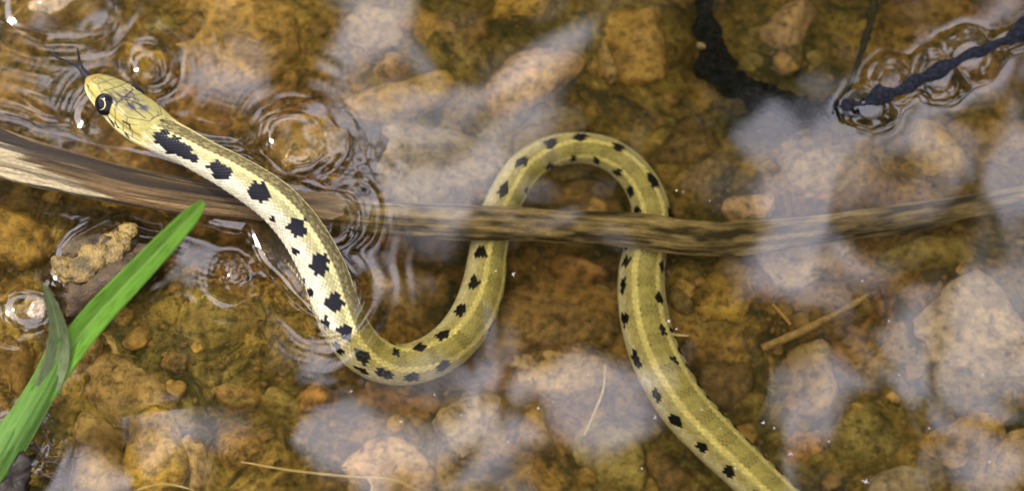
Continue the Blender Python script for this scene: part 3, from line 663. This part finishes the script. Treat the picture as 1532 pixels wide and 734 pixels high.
# pale rear rims of the flank scales
rim = sstep(.72, .95, rear) * (1 - belly) * sstep(.5, .9, aT); put(rim * .5, A(.84, .82, .66))
put_cell = (1 + .20 * cellr)[..., None]; col = np.where(col.sum(-1, keepdims=True) < .1, col, col * put_cell * .93)
seam = sstep(.13, .02, edge) * (1 - belly); put(seam * (.65 - .4 * sstep(600, 900, SS)), A(.17, .14, .06))
SPOTS = [(252, 211, 12, 10), (268, 222, 13, 11), (284, 232, 11, 9), (299, 240, 7, 6), (334, 257, 14, 10), (345, 262, 8, 8), (394, 291, 14, 13), (446, 341, 15, 14), (480, 397, 14, 13), (499, 450, 12, 12), (516, 495, 11, 10),
 (540, 531, 11, 10), (571, 557, 10, 8), (613, 566, 9, 8), (659, 549, 9, 8), (445, 379, 6, 6), (455, 421, 5, 5), (464, 437, 6, 6), (487, 481, 8, 7), (508, 522, 8, 7), (540, 553, 6, 6), (408, 329, 4, 5),
 (590, 525, 7, 7), (625, 521, 9, 8), (658, 505, 9, 8), (685, 470, 10, 9), (706, 433, 10, 9), (718, 389, 10, 9), (750, 290, 10, 9), (776, 246, 10, 9), (819, 214, 9, 9), (870, 203, 9, 9), (929, 221, 9, 8), (979, 272, 10, 8),
 (786, 290, 6, 6), (820, 252, 7, 6), (857, 240, 8, 7), (895, 243, 8, 8), (928, 263, 8, 8), (945, 293, 8, 8), (952, 322, 8, 8), (1003, 322, 8, 6), (933, 438, 9, 8), (936, 485, 9, 9), (956, 545, 11, 8), (988, 599, 10, 9), (1018, 636, 10, 9),
 (1055, 673, 9, 8), (1096, 708, 9, 9), (1140, 744, 9, 8), (990, 404, 9, 7), (987, 456, 9, 7), (995, 503, 8, 6), (1014, 547, 8, 5), (723, 355, 9, 8), (742, 330, 9, 8), (985, 362, 8, 7), (938, 372, 8, 8), (936, 400, 7, 7)]
for x, y, rs_, rt in SPOTS:
    rs_, rt = rs_ * 1.08, rt * (1.3 if x < 360 else 1.08)
    s0, t0 = to_body(x, y); i = int(np.argmin(np.abs(ss - s0))); lo, hi = max(0, i - 40), min(len(ss), i + 40)
    dd = np.hypot((su[lo:hi] - s0) / rs_, (stv[lo:hi] - t0) * a_[i] / rt)
    m = (dd < 1.0 + .22 * cellr[lo:hi]).astype(float); sub_ = col[lo:hi]; sub_[:] = sub_ * (1 - m[..., None]) + blk_ * m[..., None]
# mirrored spots on the flank that is out of sight
for k in range(8, 90):
    s0 = 230 + k * 31 * 1.0
    for t0 in (1.05, -1.05):
        i = int(np.argmin(np.abs(ss - s0))); 
        if i > len(ss) - 60: continue
        if math.cos(t0 - float(phi[i, 0])) > .2: continue
        lo, hi = max(0, i - 30), min(len(ss), i + 30); dd = np.hypot((su[lo:hi] - s0) / 10, (stv[lo:hi] - t0) * a_[i] / 9); m = (dd < 1).astype(float)
        sub_ = col[lo:hi]; sub_[:] = sub_ * (1 - m[..., None]) + blk_ * m[..., None]
# head shields
hcol = np.zeros(VS.shape); n3 = fbm(np.stack([SS / 14, TH * 2.5, TH * 0], -1), 41, 3); n4 = fbm(np.stack([SS / 5, TH * 6, TH * 0], -1), 43, 3)
top = A(.29, .26, .085); hcol[:] = top; hcol *= (1 + .22 * n3 + .12 * n4)[..., None]
def hput(mask, c):
    global hcol
    hcol = hcol * (1 - mask[..., None]) + c * mask[..., None]
hput(sstep(26, 6, SS) * .9, A(.27, .17, .04))
hput(sstep(.85, 1.3, np.abs(TH)) * .8, A(.40, .34, .09))
hput(sstep(1.5, 1.65, np.abs(TH)), A(.60, .54, .24))
hput(sstep(2.1, 2.3, np.abs(TH)), A(.78, .75, .55))
def hline(pts, w, c, k=1., mirror=False):
    b = [to_body(*p) for p in pts]
    for sg in ((1, -1) if mirror else (1,)):
        for (s0, t0), (s1, t1) in zip(b[:-1], b[1:]):
            r = 32.; d = seg_d(SS, TH * r, s0, sg * t0 * r, s1, sg * t1 * r, 0); hput(sstep(w + .7, w - .7, d) * k, c)
hput(sstep(1.3, .4, plate_d) * .8, A(.06, .045, .02))
ink = A(.012, .011, .016); plum = A(.055, .045, .075)
for sx_, sy_, rr_ in [(190, 150, 11), (204, 146, 11), (216, 148, 12), (203, 132, 9), (228, 156, 8), (214, 160, 8)]:
    s0, t0 = to_body(sx_, sy_); d_ = np.hypot(SS - s0, (TH - t0) * 32) / rr_
    hput(np.exp(-d_ ** 2) * sstep(-.35, .15, n4 + .5 * n3) * 1.0, plum)
hline([(173, 138.6), (191.6, 152.8), (199.4, 151.5), (215, 147.6), (228, 154)], .7, ink, .9); hline([(204.6, 127), (202, 145), (209.8, 158), (233, 177)], .9, ink, 1.)
hline([(191.6, 155), (193, 166)], .9, ink, .7); hline([(199, 190), (208.5, 193), (208.5, 201)], 1.6, ink); hline([(206, 192), (222, 192)], .6, ink, .6)
hline([(241, 174), (246, 166), (243, 160)], .8, ink, .7); hline([(171, 187), (178, 197)], 2.0, ink); hline([(182, 193), (184, 200)], 1.8, ink); hline([(195, 208), (199, 213)], 1.8, ink)
hline([(140, 134.5), (141.5, 136)], 2.4, ink); hline([(143, 141), (147, 149)], 1.4, A(.16, .09, .03), .8); hline([(155, 158), (172, 186)], .8, A(.2, .15, .05), .5)
hline([(160, 118), (180, 127), (196, 140)], .6, A(.2, .16, .08), .5); hline([(150, 128), (170, 140)], .5, A(.2, .16, .08), .4)
hline([(253, 178), (262, 186), (275, 194)], 4, ink, .95)                 # black nape mark on the far side
hline([(215, 224), (232, 234)], .8, A(.3, .24, .1), .5)
hb_ = sstep(150, 128, SS + 8 * cellr)
nape_blk = col.sum(-1) < .06
hb_ = np.where(nape_blk, 0, hb_)
col = col * (1 - hb_[..., None]) + hcol * hb_[..., None]
m_sn, nt, out, N, L = newmat('snake_skin')
vc = N('ShaderNodeVertexColor', layer_name='col'); g = N('ShaderNodeNewGeometry'); n1 = noise(N, L, g.outputs['Position'], 1500, 3)
rr = ramp(N, [(.3, (.8, .8, .8)), (.7, (1.15, 1.15, 1.15))]); L(n1, rr.inputs[0]); c = mixc(N, L, 1., vc.outputs[0], rr.outputs[0], 'MULTIPLY')
b = N('ShaderNodeBsdfPrincipled'); L(c, b.inputs['Base Color']); b.inputs['Roughness'].default_value = .27; b.inputs['Specular IOR Level'].default_value = .14
b.inputs['Subsurface Weight'].default_value = 0.; b.inputs['Coat Weight'].default_value = 0.; b.inputs['Coat Roughness'].default_value = .15; L(b.outputs[0], out.inputs[0])
VSf = VS.reshape(-1, 3)
snake = mesh_obj('snake', VSf, grid_faces(len(ss), NV, True)[:, ::-1].copy(), m_sn)
set_color(snake, 'col', col.reshape(-1, 3).clip(0, 1))
tag(snake, 'yellow and black spotted snake with its head raised over the stick', 'snake')

def surf(s, t):
    i = int(np.argmin(np.abs(ss - s))); j = int(round((t + math.pi) / (2 * math.pi) * NV)) % NV
    n = Lf[i] * math.sin(t) * b_[i] + D[i] * math.cos(t) * a_[i]; n /= np.linalg.norm(n); return VS[i, j], n, Tn[i]
M_EYE = simple_mat('eye_black', (.004, .004, .005), .04, .25, .05); M_IRIS = simple_mat('iris_gold', (.5, .44, .22), .25, .5, .1)
eye_s, eye_t = to_body(169, 166)
for sg in (1, -1):
    p, n, t = surf(eye_s, eye_t * sg); r = 16.5 * S
    dv, df = ICO[4]; bq = np.cross(n, t); bq /= np.linalg.norm(bq); tt_ = np.cross(bq, n)
    e = mesh_obj('eye', (dv[:, :1] * tt_ * 1.08 + dv[:, 1:2] * bq + dv[:, 2:] * n * .62) * r + p - n * r * .10, df, M_EYE, snake)
    aa = np.linspace(-2.3, 1.3, 40); ring = []                    # pale crescent of iris round the pupil
    for k_r in (-1, 0, 1):
        for al, wd in zip(aa, np.sin(np.linspace(.1, 3.04, 40))):
            ro = .50 + k_r * .05 * wd; zz = .62 * math.sqrt(1 - ro * ro) + .015
            ring.append((tt_ * -math.cos(al) * ro * 1.08 + bq * math.sin(al) * ro * sg + n * zz) * r + p - n * r * .10)
    mesh_obj('iris', np.array(ring), grid_faces(3, 40), M_IRIS, e)
# forked tongue
M_TONGUE = simple_mat('tongue_black', (.006, .005, .007), .3, .5, .1)
tz = 15
def tong(c, n=24):
    p, v = path(c, n); return tube(p, v[:, 3] * S * 1.35, 10)
t0v, t0f = tong([(142, 124, tz, 4), (134, 117, tz, 4.5), (128, 111, tz + .5, 4.5), (120, 101, tz + 2, 3.2)])
t1v, t1f = tong([(122, 103.5, tz + 1.6, 3.2), (112, 97, tz + 3, 2.2), (98, 91, tz + 6, 1.6), (86, 86, tz + 9, 1.3), (72, 76, tz + 13, .8)])
t2v, t2f = tong([(121, 102, tz + 1.8, 3), (119, 93, tz + 4, 2.2), (117.5, 83, tz + 7, 1.6), (116, 72, tz + 10, .8)])
mesh_obj('tongue', np.concatenate([t0v, t1v, t2v]), np.concatenate([t0f, t1f + len(t0v), t2f + len(t0v) + len(t1v)]), M_TONGUE, snake)
origin = np.array([C[0, 0], C[0, 1], 0.])

# ------------------------------------------------------------------ grass plant
def leaf_material(name, c1, c2, trans):
    m, nt, out, N, L = newmat(name); u = N('ShaderNodeAttribute', attribute_name='grain')
    mp = N('ShaderNodeMapping'); mp.inputs['Scale'].default_value = (.6, 14, 1); L(u.outputs['Vector'], mp.inputs[0])
    n = noise(N, L, mp.outputs[0], 2, 4, .65); r = ramp(N, [(.32, c1), (.68, c2)]); L(n, r.inputs[0])
    n2 = noise(N, L, u.outputs['Vector'], 5, 5, .6); r2 = ramp(N, [(.36, (.6, .62, .5)), (.5, (1, 1, 1)), (.72, (1.25, 1.1, .9))]); L(n2, r2.inputs[0])
    c = mixc(N, L, .9, r.outputs[0], r2.outputs[0], 'MULTIPLY')
    sx = N('ShaderNodeSeparateXYZ'); L(u.outputs['Vector'], sx.inputs[0]); ab = N('ShaderNodeMath', operation='ABSOLUTE'); L(sx.outputs[1], ab.inputs[0])
    rm = ramp(N, [(.03, (1, 1, 1)), (.12, (0, 0, 0))]); L(ab.outputs[0], rm.inputs[0]); mm = N('ShaderNodeMath', operation='MULTIPLY'); L(rm.outputs[0], mm.inputs[0]); mm.inputs[1].default_value = .45
    c = mixc(N, L, mm.outputs[0], c, (.30, .42, .12))
    b = N('ShaderNodeBsdfPrincipled'); L(c, b.inputs['Base Color']); b.inputs['Roughness'].default_value = .5; b.inputs['Specular IOR Level'].default_value = .2
    t = N('ShaderNodeBsdfTranslucent'); L(c, t.inputs[0]); mx = N('ShaderNodeMixShader'); mx.inputs[0].default_value = trans
    L(bump(N, L, n, .5, .0008), b.inputs['Normal']); L(b.outputs[0], mx.inputs[1]); L(t.outputs[0], mx.inputs[2]); L(mx.outputs[0], out.inputs[0]); return m
M_BLADE = leaf_material('grass_blade_green', (.075, .22, .015), (.18, .36, .04), .35); M_STEM = leaf_material('grass_stem_green', (.025, .07, .01), (.12, .25, .035), .12)
M_BLADE2 = leaf_material('grass_blade_dull', (.10, .14, .05), (.19, .24, .11), .3)
def blade(name, ctrl, mat, parent, fold=.35, n=60):
    p, v = path(ctrl, n); T = np.gradient(p, axis=0); T /= np.linalg.norm(T, axis=1, keepdims=True)
    vw = CAM - p; vw /= np.linalg.norm(vw, axis=1, keepdims=True); Sd = np.cross(T, vw); Sd /= np.linalg.norm(Sd, axis=1, keepdims=True); Nn = np.cross(Sd, T)
    m = 11; w = np.linspace(-1, 1, m); top = p[:, None] + Sd[:, None] * (w[None, :, None] * (v[:, 3] * S)[:, None, None]) + Nn[:, None] * ((np.abs(w) * fold)[None, :, None] * (v[:, 3] * S)[:, None, None])
    bot = top - Nn[:, None] * (.0005 * (1 - .8 * np.abs(w)))[None, :, None]
    allv = np.concatenate([top, bot[:, ::-1]], 1); nv = 2 * m
    o = mesh_obj(name, allv.reshape(-1, 3), grid_faces(n, nv, True), mat)
    g = np.zeros((n, nv, 3)); g[..., 0] = np.linspace(0, 2, n)[:, None]; g[..., 1] = np.concatenate([w, w[::-1]])[None]
    at = o.data.attributes.new('grain', 'FLOAT_VECTOR', 'POINT'); at.data.foreach_set('vector', g.astype(np.float32).ravel())
    o.parent = parent; return o
gb = P(np.array(5.), np.array(690.), 0.)
grass = empty('grass_plant', (0, 0, 0)); tag(grass, 'green grass shoot rooted beside the sandy slab, blade reaching the stick', 'grass')
def stem(name, ctrl, n=50, nv=32, rib=.10):
    p, v = path(ctrl, n); tv, tf = tube(p, v[:, 3] * S, nv, aspect=.7, lobes=lambda i, t: 1 + rib * np.cos(t * 11) + 0 * i)
    o = mesh_obj(name, tv, tf, M_STEM); gg = np.zeros((n + 2, nv, 3)); gg[..., 0] = np.linspace(0, 1, n + 2)[:, None]; gg[..., 1] = np.linspace(0, 6, nv)[None]
    at = o.data.attributes.new('grain', 'FLOAT_VECTOR', 'POINT'); at.data.foreach_set('vector', gg.astype(np.float32).ravel()); o.parent = grass; return o
stem('stem', [(-60, 770, 2, 30), (-10, 700, 5, 27), (22, 650, 10, 24), (50, 604, 16, 22), (71, 566, 22, 20), (88, 530, 28, 18), (100, 505, 33, 8)])
stem('sheath', [(-60, 760, 4, 18), (-12, 690, 8, 22), (18, 640, 12, 18), (38, 600, 16, 9), (46, 575, 18, 3)], rib=.1)
blade('blade', [(60, 590, 20, 19), (88, 545, 28, 21), (115, 508, 36, 20.5), (150, 466, 46, 20), (190, 424, 58, 18.5), (230, 382, 70, 16.5), (268, 342, 82, 14), (290, 318, 89, 11), (304, 302, 94, 5)], M_BLADE, grass)
blade('blade', [(70, 580, 22, 20), (84, 540, 30, 19), (88, 505, 38, 15), (82, 470, 48, 10), (74, 445, 56, 6), (66, 425, 62, 2)], M_BLADE2, grass)
M_ROOT = simple_mat('root_brown', (.055, .035, .018), .5, .4, .4, 500)
M_CLUMP = simple_mat('root_mud', (.02, .014, .008), .5, .4, .5, 300, .002)
v, f = rock_verts(4, 77, rough=.3, fine=.15); v = v / np.abs(v).max(0) * np.array([52, 44, 36]) * S
o = mesh_obj('root_ball', v + P(np.array(0.), np.array(712.), 0.) , f, M_CLUMP, grass)
for k in range(26):
    x0, y0 = rng.uniform(10, 70), rng.uniform(640, 715); a = rng.uniform(-.5, 1.7); l = rng.uniform(40, 95); cv = rng.uniform(-25, 25)
    c = [(x0, y0, 2, 1.4), (x0 + l * .4 * math.cos(a) - cv * .4 * math.sin(a), y0 + l * .4 * math.sin(a) + cv * .4 * math.cos(a), 0, 1.1), (x0 + l * .75 * math.cos(a) - cv * math.sin(a), y0 + l * .75 * math.sin(a) + cv * math.cos(a), -2, .9), (x0 + l * math.cos(a), y0 + l * math.sin(a), -5, .5)]
    p, v = path(c, 18); tv, tf = tube(p, v[:, 3] * S, 6); mesh_obj('root', tv, tf, M_ROOT, grass)

# ------------------------------------------------------------------ small things in the water
M_PALE = simple_mat('pale_rootlet', (.48, .38, .20), .6, .3, .2)
stick_obj('rootlet', [(905, 545, -14, 1.8), (903, 580, -14, 2), (890, 615, -15, 2), (874, 650, -16, 1.4)], M_PALE, 'thin pale rootlet standing between the flat slab and the tail', 'rootlet', 40, 8, 0)
stick_obj('rootlet', [(360, 690, -12, 1.5), (430, 702, -13, 1.8), (520, 712, -14, 2), (590, 718, -14, 2), (640, 740, -14, 1.5)], M_PALE, 'long pale rootlet trailing over the pinkish slab', 'rootlet', 60, 8, 0)
stick_obj('rootlet', [(205, 732, -5, 1.6), (240, 724, -5, 2), (275, 728, -6, 1.4), (300, 738, -6, 1)], M_PALE, 'pale curved rootlet below the golden ochre stone', 'rootlet', 40, 8, 0)
stick_obj('rootlet', [(548, 712, -14, 1.2), (556, 722, -14, 1.4), (552, 745, -14, 1)], M_PALE, 'tiny side rootlet hanging from the long pale rootlet', 'rootlet', 24, 8, 0)
stick_obj('rootlet', [(1000, 498, -14, 2), (1015, 501, -14, 2.4), (1030, 502, -14, 1.4)], M_PALE, 'short pale splinter against the golden orange stone', 'rootlet', 24, 8, 0)
stick_obj('rootlet', [(1156, 455, -14, 2), (1170, 470, -14, 3), (1183, 485, -14, 2.4)], simple_mat('ochre_sliver', (.36, .22, .07), .6, .3, .2), 'short ochre sliver beside the brown angular stone', 'rootlet', 24, 8, 0)
M_FLECK = simple_mat('white_fleck', (.5, .48, .43), .6, .3, .1)
fv, ff, nb = [], [], 0
for x, y, r in [(768, 410, 9), (742, 405, 5), (1000, 480, 7), (1012, 492, 5), (980, 624, 8), (1050, 612, 4), (1078, 640, 5), (1183, 678, 8), (1295, 720, 10), (1142, 632, 6), (1158, 640, 5), (1240, 660, 4), (600, 630, 5), (525, 585, 5), (1012, 285, 4), (1022, 287, 4), (650, 590, 4), (880, 560, 3), (1330, 480, 4), (1470, 560, 4), (960, 700, 4), (1100, 700, 5),
                (760, 660, 3), (805, 610, 4), (827, 600, 3), (1062, 300, 3), (1390, 640, 4), (1345, 560, 3), (1290, 420, 3), (1480, 690, 4), (690, 620, 3)]:
    p = P(np.array(float(x)), np.array(float(y)), .0003); k = int(rng.integers(3, 5)); r = r * .72; a0 = rng.uniform(0, 6.28)
    for j in range(k):
        a = a0 + j * 6.283 / k + rng.uniform(-.3, .3); l = r * rng.uniform(.5, 1.1) * S * .8; dd = np.array([math.cos(a), math.sin(a), rng.uniform(-.05, .25)])
        pts = p + dd * np.linspace(-.1, 1, 5)[:, None] * l; tv, tf = tube(pts, np.array([1, 1, .9, .7, .3]) * S * .75, 5); fv.append(tv); ff.append(tf + nb); nb += len(tv)
o = mesh_obj('floating_flecks', np.concatenate(fv), np.concatenate(ff), M_FLECK); tag(o, 'tiny white star shaped flecks drifting on the water', kind='stuff')
tag(stone('crumb', 1048, 66, 8, 7, 0, -12, 3, 'pale', 'tiny white crumb lodged on the upright arm of the twig', M_CLEAN, 'crumb', sub=3), None)
# insect-like seed husk on the water between the mossy boulder and the stick
hp = P(np.array(352.), np.array(402.), .0004); hv, hf = tube(hp + np.outer(np.linspace(-1, 1, 12), [.3, 1, 0]) * 9 * S, np.sin(np.linspace(.2, 2.9, 12)) * 4 * S, 10)
hk = mesh_obj('seed_husk', hv, hf, M_ROOT); nb = 0
for j in range(7):
    a = j * .9; pts = hp + np.array([math.cos(a), math.sin(a), .1]) * np.linspace(0, 1, 6)[:, None] * 15 * S; tv, tf = tube(pts, np.full(6, .6 * S), 5); mesh_obj('bristle', tv, tf, M_ROOT, hk)
tag(hk, 'dark bristly seed husk floating between the stick and mossy boulder', 'seed husk')

# ------------------------------------------------------------------ overhanging tree, seen only as reflections in the water
def sky_gap(px, py):
    """0..1: where the mirrored canopy is open"""
    g = np.zeros_like(px)
    for cx, cy, rx, ry, a in [(555, 20, 70, 130, 0), (640, 240, 165, 100, 14), (790, 125, 130, 60, 34), (1215, 255, 140, 95, 30), (1200, 385, 125, 75, 10), (1430, 95, 190, 70, 26), (1510, 260, 70, 110, 0), (1435, 525, 140, 120, 24),
                              (705, 655, 80, 62, 10), (540, 670, 110, 60, 6), (790, 690, 140, 36, 22), (850, 560, 100, 42, 0), (330, 395, 150, 60, -12), (110, 75, 130, 60, 0), (95, 165, 60, 60, 0), (320, 105, 90, 45, 0), (490, 470, 80, 70, 20), (540, 390, 50, 80, 0),
                              (30, 470, 60, 50, 0), (90, 715, 130, 50, 0), (440, 215, 60, 50, 0), (1215, 590, 60, 50, 0), (1480, 700, 90, 40, 0), (250, 650, 60, 60, 0), (1340, 200, 110, 90, 20), (700, 560, 90, 50, 20), (930, 640, 60, 40, 20)]:
        a = math.radians(a); u = (px - cx) * math.cos(a) - (py - cy) * math.sin(a); v = (px - cx) * math.sin(a) + (py - cy) * math.cos(a)
        g = np.maximum(g, sstep(1.45, .55, np.hypot(u / (rx * (1.12 if cx > 450 else .9)), v / (ry * (1.16 if cx > 450 else .9)))))
    return g
NL = 36000
lx, ly = rng.uniform(-900, 2430, NL), rng.uniform(-1100, 1500, NL)
inn = (lx > -60) & (lx < 1592) & (ly > -60) & (ly < 794)
wild = sstep(.10, .25, fbm(np.stack([lx / 260, ly / 260, 0 * lx], -1), 90, 3))
keep = rng.uniform(0, 1, NL) > np.where(inn, sky_gap(lx, ly), wild)
lx, ly = lx[keep], ly[keep]; NL = len(lx)
H = rng.uniform(2.3, 3.3, NL); d = ray(lx, ly); w0 = P(lx, ly, np.zeros(NL)); d[:, 2] *= -1; lp = w0 + d * (H / d[:, 2])[:, None]
M_LEAF = simple_mat('canopy_leaf', (.05, .075, .022), .6, .2, .4, 4.)
leafv = np.array([(0, -.5, 0), (.22, -.1, .04), (.16, .25, .05), (0, .55, -.03), (-.16, .25, .05), (-.22, -.1, .04), (0, .05, -.03)])
leaff = np.array([(0, 1, 6), (1, 2, 6), (2, 3, 6), (3, 4, 6), (4, 5, 6), (5, 0, 6)])
sz = rng.uniform(.055, .10, NL); ya = rng.uniform(0, 6.28, NL); pt = rng.normal(0, .5, NL)
q = leafv[None] * sz[:, None, None]
cx_, sx_ = np.cos(pt)[:, None], np.sin(pt)[:, None]; q = np.stack([q[..., 0], q[..., 1] * cx_ - q[..., 2] * sx_, q[..., 1] * sx_ + q[..., 2] * cx_], -1)
cz, sz_ = np.cos(ya)[:, None], np.sin(ya)[:, None]; q = np.stack([q[..., 0] * cz - q[..., 1] * sz_, q[..., 0] * sz_ + q[..., 1] * cz, q[..., 2]], -1) + lp[:, None]
troot = np.array([2.6, 4.6, 0.]); troot[2] = float(bed_height(np.array(troot[0]), np.array(troot[1]))) - .05
tree = empty('overhanging_tree', (0, 0, 0)); tag(tree, 'overhanging leafy tree whose gaps are mirrored in the water', 'tree')
crown = mesh_obj('crown', q.reshape(-1, 3), (leaff[None] + (np.arange(NL) * 7)[:, None, None]).reshape(-1, 3), M_LEAF, tree, smooth=False); crown['kind'] = 'stuff'
M_BARK = simple_mat('tree_bark', (.09, .065, .045), .85, .2, .4, 20, .01)
tp = np.array([troot, troot + [-.15, -.1, 1.1], troot + [-.5, -.5, 2.1], troot + [-1.0, -1.2, 2.7], troot + [-1.8, -2.0, 3.0]]); ttt = np.linspace(0, 1, 5)
tpts = spline(ttt, tp, np.linspace(0, 1, 40)); tv, tf = tube(tpts, np.linspace(.16, .05, 40), 14, rough=.15, seed=2); mesh_obj('trunk', tv, tf, M_BARK, tree)
for k in range(8):
    i = rng.integers(18, 39); p0 = tpts[i]; j = rng.integers(0, NL); p1 = lp[j]; mid = (p0 + p1) / 2 + rng.normal(0, .15, 3) + [0, 0, .15]
    bp = spline([0, .5, 1], np.array([p0, mid, p1]), np.linspace(0, 1, 20)); tv, tf = tube(bp, np.linspace(.03, .006, 20), 8, rough=.1, seed=k); mesh_obj('limb', tv, tf, M_BARK, tree)
